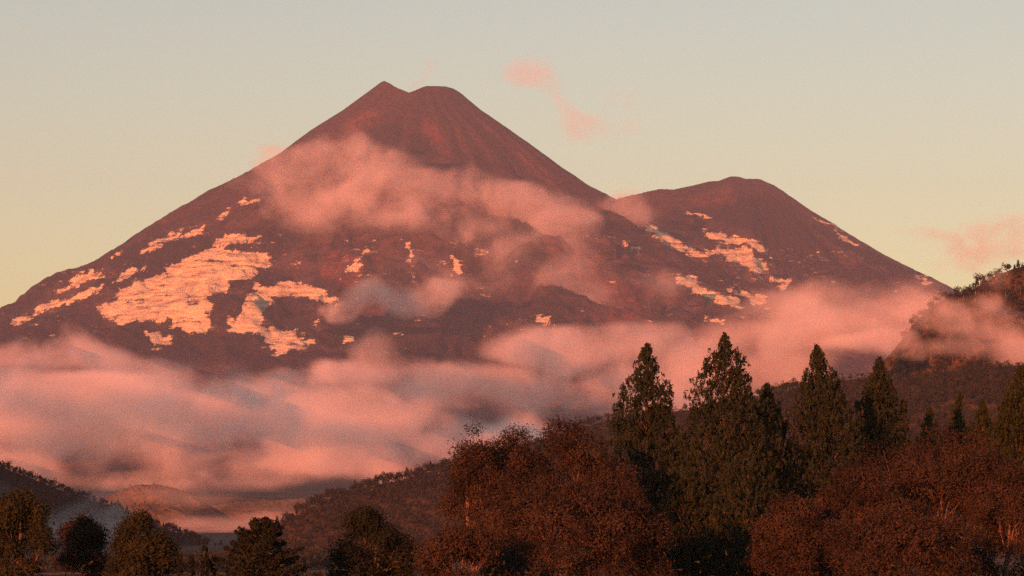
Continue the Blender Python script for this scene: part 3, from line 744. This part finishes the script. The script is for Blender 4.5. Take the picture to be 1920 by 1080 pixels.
def volume_group(name, lo, hi, res, mat):
    g = bpy.data.node_groups.new(name, 'GeometryNodeTree')
    g.interface.new_socket('Geometry', in_out='INPUT', socket_type='NodeSocketGeometry')
    g.interface.new_socket('Geometry', in_out='OUTPUT', socket_type='NodeSocketGeometry')
    nd = g.nodes.new; lk = g.links.new
    gi = nd('NodeGroupInput'); go = nd('NodeGroupOutput')
    pos = nd('GeometryNodeInputPosition')
    sub = nd('ShaderNodeVectorMath'); sub.operation = 'SUBTRACT'; lk(pos.outputs[0], sub.inputs[0]); sub.inputs[1].default_value = lo
    mul = nd('ShaderNodeVectorMath'); mul.operation = 'MULTIPLY'; lk(sub.outputs[0], mul.inputs[0])
    mul.inputs[1].default_value = tuple((res[i] - 1) / (hi[i] - lo[i]) for i in range(3))
    add = nd('ShaderNodeVectorMath'); add.operation = 'ADD'; lk(mul.outputs[0], add.inputs[0]); add.inputs[1].default_value = (.5, .5, .5)
    fl = nd('ShaderNodeVectorMath'); fl.operation = 'FLOOR'; lk(add.outputs[0], fl.inputs[0])
    dot = nd('ShaderNodeVectorMath'); dot.operation = 'DOT_PRODUCT'; lk(fl.outputs[0], dot.inputs[0]); dot.inputs[1].default_value = (res[1] * res[2], res[2], 1)
    si = nd('GeometryNodeSampleIndex'); si.data_type = 'FLOAT'; si.domain = 'POINT'; si.clamp = True
    na = nd('GeometryNodeInputNamedAttribute'); na.data_type = 'FLOAT'; na.inputs[0].default_value = 'vapour'
    lk(gi.outputs[0], si.inputs['Geometry']); lk(na.outputs[0], si.inputs['Value']); lk(dot.outputs['Value'], si.inputs['Index'])
    vc = nd('GeometryNodeVolumeCube')
    lk(si.outputs[0], vc.inputs['Density']); vc.inputs['Background'].default_value = 0.0
    vc.inputs['Min'].default_value = lo; vc.inputs['Max'].default_value = hi
    for k, i in (('Resolution X', 0), ('Resolution Y', 1), ('Resolution Z', 2)): vc.inputs[k].default_value = res[i]
    sm = nd('GeometryNodeSetMaterial'); lk(vc.outputs[0], sm.inputs['Geometry']); sm.inputs['Material'].default_value = mat
    lk(sm.outputs[0], go.inputs[0])
    return g

def cloud(name, label, blobs, voxel, dens, feature, seed, warp=0.45, amp=0.9, soft=0.5, zflat=1.0, g=0.0, cat='cloud'):
    """blobs: (px, py, rx, ry, Y, ry_depth_metres, weight)"""
    B = []
    for (px, py, rx, ry, Y, rd, w) in blobs:
        s = Y / F
        B.append((PX(px, Y), Y, PZ(py, Y), rx * s, rd, ry * s, w))
    B = np.array(B)
    ext = 1.25
    lo = (B[:, 0:3] - B[:, 3:6] * ext).min(0); hi = (B[:, 0:3] + B[:, 3:6] * ext).max(0)
    vz = voxel if isinstance(voxel, tuple) else (voxel, voxel * 1.5, voxel)
    res = np.maximum(4, np.ceil((hi - lo) / np.array(vz)).astype(int) + 1)
    ctr = (lo + hi) / 2; ctr[2] = lo[2]
    ax_ = [np.linspace(lo[i], hi[i], res[i]) for i in range(3)]
    X, Y, Z = [a.astype(np.float32) for a in np.meshgrid(*ax_, indexing='ij')]
    # edges pushed about by slow noise so that no outline stays round
    fx = feature
    wx = noise3(X / fx, Y / fx, Z / fx, seed) * fx * warp * 2; wz = noise3(X / fx, Y / fx, Z / fx, seed + 5) * fx * warp * 1.4
    Xw = X + wx; Zw = Z + wz
    S = np.full(X.shape, -1.0, np.float32)
    for (bx, by, bz, rx, ry, rz, w) in B:
        i0 = [max(0, int((c - r * 1.6 - fx * warp - l) / (h - l) * (n - 1))) for c, r, l, h, n in zip((bx, by, bz), (rx, ry, rz), lo, hi, res)]
        i1 = [min(n, int((c + r * 1.6 + fx * warp - l) / (h - l) * (n - 1)) + 2) for c, r, l, h, n in zip((bx, by, bz), (rx, ry, rz), lo, hi, res)]
        sl = tuple(slice(a, b) for a, b in zip(i0, i1))
        d = ((Xw[sl] - bx) / rx) ** 2 + ((Y[sl] - by) / ry) ** 2 + ((Zw[sl] - bz) / rz) ** 2
        S[sl] = np.maximum(S[sl], w * (1 - d))
    n = 0; a = 1.0; tot = 0
    for o in range(6):
        k = 2.1 ** o / (feature * 0.8)
        n = n + a * noise3(Xw * k, Y * k, Zw * k * 1.25, seed + 11 + o); tot += a; a *= 0.62
    D = np.clip((S + 0.12 + amp * n * 1.3) / soft, 0, 1)
    D = D * D * (3 - 2 * D)
    # fade out before the box ends
    for k_, a_ in enumerate((X, Y, Z)):
        e = np.minimum(a_ - lo[k_], hi[k_] - a_) / (3 * vz[k_]); D *= np.clip(e, 0, 1)
    D *= dens * np.clip(0.75 + 1.3 * n, 0.08, 1.8)
    D[D < dens * 0.004] = 0
    pts = np.stack([X - ctr[0], Y - ctr[1], Z - ctr[2]], -1).reshape(-1, 3)
    me = bpy.data.meshes.new(name)
    me.vertices.add(len(pts)); me.vertices.foreach_set('co', pts.astype(np.float32).ravel())
    at = me.attributes.new('vapour', 'FLOAT', 'POINT'); at.data.foreach_set('value', D.astype(np.float32).ravel())
    mat = cloud_material(g); me.materials.append(mat)
    o = link(name, me, loc=tuple(ctr), label=label, cat=cat, kind='stuff')
    md = o.modifiers.new('vapour', 'NODES')
    md.node_group = volume_group(name, tuple(float(q) for q in lo - ctr), tuple(float(q) for q in hi - ctr), tuple(int(q) for q in res), mat)
    print('cloud', name, res, res.prod(), 'filled %.2f' % (D > 0).mean(), 'max', D.max())
    return o

# veil across the volcano's face
cloud('cloud', 'broad pink cloud lying across the upper face of the main cone', [
    (590, 270, 45, 26, 16650, 160, 1.0), (560, 312, 75, 42, 16450, 220, .9), (640, 308, 90, 46, 16450, 240, 1.0), (715, 338, 95, 50, 16400, 240, 1.0), (610, 368, 150, 44, 16300, 240, .85),
    (790, 375, 100, 54, 16350, 250, 1.0), (880, 382, 80, 50, 16350, 250, 1.0), (960, 388, 90, 54, 16350, 250, 1.0), (1030, 412, 75, 55, 16300, 240, 1.0), (900, 440, 200, 55, 16050, 260, .7),
    (700, 425, 160, 50, 16100, 260, .65), (1010, 480, 130, 65, 15950, 260, .65), (520, 345, 90, 36, 16300, 200, .6), (1090, 550, 130, 70, 15500, 240, .42), (900, 520, 150, 50, 15600, 240, .4), (1210, 400, 60, 40, 17000, 160, .4)],
    (14, 30, 12), 0.0033, 300, 1, amp=0.82, soft=1.05)
cloud('cloud', 'small blue grey cloud with an orange right end low on the main cone', [
    (720, 565, 80, 32, 14400, 160, .9), (790, 560, 70, 36, 14400, 170, .8), (835, 545, 42, 32, 14350, 160, 1.0), (660, 580, 60, 25, 14400, 140, .5)], (11, 24, 10), 0.0042, 220, 2, soft=0.9)
# the bank lying along the volcano's foot: far part and near part
cloud('cloud_bank', 'long pink cloud bank hiding the foot of the volcano, far part', [
    (40, 675, 130, 32, 11200, 420, .9), (170, 662, 100, 32, 11200, 420, 1.0), (-150, 690, 150, 45, 11200, 420, 1.0), (270, 700, 120, 40, 11200, 420, .9), (420, 722, 150, 34, 11200, 420, .9), (560, 718, 110, 34, 11200, 400, .9), (650, 702, 70, 36, 11200, 400, 1.0),
    (735, 692, 55, 36, 11200, 400, 1.0), (830, 715, 90, 40, 11200, 420, .9), (985, 655, 80, 40, 11000, 400, 1.0), (1080, 665, 90, 42, 11000, 400, 1.0), (1190, 660, 90, 42, 11000, 400, 1.0), (1270, 640, 55, 30, 11000, 350, 1.0),
    (1330, 680, 120, 50, 11000, 400, 1.0), (950, 740, 260, 60, 11000, 420, 1.0), (1250, 740, 240, 60, 11000, 420, 1.0), (500, 770, 600, 55, 11100, 420, 1.0), (-100, 760, 300, 60, 11100, 420, 1.0)],
    (13, 30, 9), 0.0042, 320, 3, amp=1.05, soft=1.25)
cloud('cloud_bank', 'glowing orange pink cloud bank over the valley, near part', [
    (-100, 780, 220, 70, 8600, 420, 1.0), (80, 765, 160, 55, 8600, 420, 1.0), (260, 775, 170, 45, 8600, 420, .9), (420, 778, 150, 42, 8600, 420, 1.0), (560, 780, 150, 42, 8600, 420, 1.0), (680, 790, 120, 40, 8600, 420, 1.0), (800, 815, 120, 36, 8600, 400, 1.0),
    (900, 825, 130, 40, 8600, 400, .9), (300, 835, 260, 34, 8600, 400, .8), (600, 840, 260, 38, 8600, 400, .9), (60, 835, 200, 34, 8600, 400, .8), (1000, 850, 200, 50, 8600, 400, .9), (350, 868, 150, 14, 8500, 300, .45), (250, 890, 300, 22, 8200, 380, .42), (650, 885, 300, 26, 8200, 380, .5), (950, 890, 250, 26, 8200, 380, .5)],
    (11, 26, 8), 0.0046, 260, 4, amp=1.1, soft=1.1)
# unseen clouds added towards the sun, left of view, shading banks and small cloud
_se, _sa = math.radians(SUN_EL), math.radians(SUN_AZ)
def sunward(px, py, rx, ry, Y, rd=220, w=1.0, t=5000.0):
    """a blob standing t metres towards the sun from a place in the banks"""
    s_ = Y / F; x = PX(px, Y) + math.sin(_sa) * math.cos(_se) * t; z = PZ(py, Y) + math.sin(_se) * t; y = Y + math.cos(_sa) * math.cos(_se) * t
    k = F / y
    return (960 + x * k, HZ - z * k, rx * s_ * k, ry * s_ * k, y, rd, w)
cloud('cloud', 'unseen broken cloud added high left of the view to shade the far cloud bank', [
    sunward(850, 725, 200, 40, 10800), sunward(1010, 745, 130, 34, 10800), sunward(620, 745, 120, 20, 10800), sunward(300, 740, 150, 22, 11000)], (26, 40, 18), 0.0090, 260, 21, amp=0.6, soft=0.6)
cloud('cloud', 'unseen lower cloud added far left of the view to shade the near cloud bank', [
    sunward(270, 790, 190, 30, 8350), sunward(60, 755, 150, 28, 8350), sunward(100, 825, 150, 20, 8350), sunward(470, 822, 150, 16, 8350), sunward(690, 832, 150, 22, 8350), sunward(930, 850, 150, 22, 8350)], (26, 40, 14), 0.0065, 220, 22, amp=0.75, soft=0.6)
cloud('cloud', 'unseen small cloud added left of the view to shade the low cloud on the main cone', [
    sunward(705, 568, 85, 36, 14350, 200)], (20, 40, 16), 0.0100, 200, 23, amp=0.5, soft=0.6)
# the bank on the right, round the knoll
cloud('cloud_bank', 'pink fog bank rolling over the hill round the knoll at the right', [
    (1400, 650, 100, 45, 3600, 150, .8), (1480, 600, 110, 50, 3650, 160, .9), (1570, 575, 110, 45, 3700, 160, .9), (1660, 590, 100, 50, 3700, 160, .9), (1450, 690, 160, 38, 3500, 150, .8), (1600, 645, 150, 45, 3500, 150, 1.0),
    (1740, 600, 60, 50, 3600, 120, .6), (1330, 700, 120, 40, 3700, 150, .6), (1690, 560, 90, 30, 3800, 130, .5)],
    (4.5, 9, 4), 0.0075, 110, 5, amp=1.05, soft=1.0)
cloud('cloud_bank', 'thin glowing fog drifting in front of the wooded knoll at the right', [
    (1700, 620, 50, 30, 3050, 60, .35), (1745, 560, 45, 22, 3120, 50, .15), (1640, 655, 120, 26, 2950, 60, 1.0), (1760, 668, 120, 20, 2950, 60, .9), (1880, 650, 90, 30, 2950, 60, .8), (1880, 590, 60, 26, 3020, 50, .8), (1835, 535, 56, 30, 3080, 45, .95), (1920, 610, 60, 40, 3000, 60, .7), (1970, 640, 80, 40, 2980, 60, .9), (1830, 620, 90, 34, 3000, 50, .75)],
    (3.2, 7, 3), 0.0125, 70, 6, amp=1.0, soft=1.0)
cloud('cloud', 'pink wisp arching in the sky to the right of the summit', [
    (990, 138, 62, 28, 18000, 140, 1.2), (1032, 155, 42, 36, 18000, 120, 1.0), (1052, 185, 36, 30, 18000, 110, 1.0), (1088, 240, 56, 44, 18000, 140, 1.1), (1070, 212, 38, 28, 18000, 110, .9), (1130, 248, 40, 26, 18000, 100, .6), (920, 156, 40, 9, 18000, 70, .4), (1185, 228, 40, 26, 18000, 90, .4), (1150, 195, 40, 20, 18000, 80, .35)],
    (8, 18, 8), 0.0019, 200, 7, amp=0.8, soft=1.3, warp=0.4)
cloud('cloud', 'soft pink cloud in the sky above the knoll at the right edge', [
    (1870, 420, 100, 20, 20500, 200, 1.0), (1780, 440, 110, 18, 20500, 200, .9), (1950, 440, 90, 30, 20500, 200, 1.0), (1840, 465, 120, 22, 20500, 200, .5), (1800, 505, 80, 18, 20500, 200, .45)],
    (14, 30, 12), 0.0019, 260, 8, amp=1.0, soft=1.1)
cloud('steam_puff', 'faint pink puff of steam above the notch of the summit', [
    (808, 122, 8, 13, 18000, 30, 1.0), (797, 142, 10, 10, 18000, 30, .6), (785, 160, 14, 8, 18000, 30, .8)], (6, 12, 6), 0.0080, 60, 9, amp=1.0, soft=1.0, cat='steam')
cloud('cloud', 'faint pink wisp blowing off the left ridge of the main cone', [
    (540, 262, 30, 10, 17700, 60, .9), (505, 283, 28, 9, 17700, 60, .6)], (9, 18, 8), 0.0026, 110, 10, amp=1.1, soft=1.0)
cloud('mist', 'blue grey mist lying on the misty hillside at the lower left', [
    (60, 925, 120, 26, 2780, 60, .8), (150, 975, 80, 26, 2700, 60, 1.0), (220, 1005, 60, 24, 2660, 50, .9), (-40, 900, 100, 30, 2800, 60, .8), (120, 1010, 80, 24, 2600, 50, .8)], (5, 10, 4), 0.0085, 90, 11, amp=0.8, soft=1.0, cat='mist')
cloud('mist', 'pale mist pooled on the valley floor beside the farmhouses', [
    (420, 985, 120, 22, 4600, 260, 1.0), (350, 982, 70, 18, 4700, 220, .8), (310, 930, 150, 22, 4850, 120, .6), (500, 975, 90, 20, 4700, 240, .8)], (11, 30, 5), 0.0019, 120, 12, amp=0.6, soft=0.9, warp=0.1, cat='mist')

# ---------------------------------------------------------------- haze
m = N('haze_air')
pv = m.n('ShaderNodeVolumePrincipled')
pv.inputs['Color'].default_value = (0.53, 0.72, 1.0, 1)
pv.inputs['Density'].default_value = 1.7e-5
pv.inputs['Density Attribute'].default_value = ''
m.l(pv.outputs[0], m.out.inputs['Volume'])
m.m.cycles.homogeneous_volume = True
v, f = box(-9200, 9200, -3200, 27200, -175, 2800)
link('haze', mesh_from('haze', v, f, 4, m.m), kind='stuff', label='thin pale evening haze filling the whole view', cat='haze')
print('woods', nA, nL, nV, nV2)
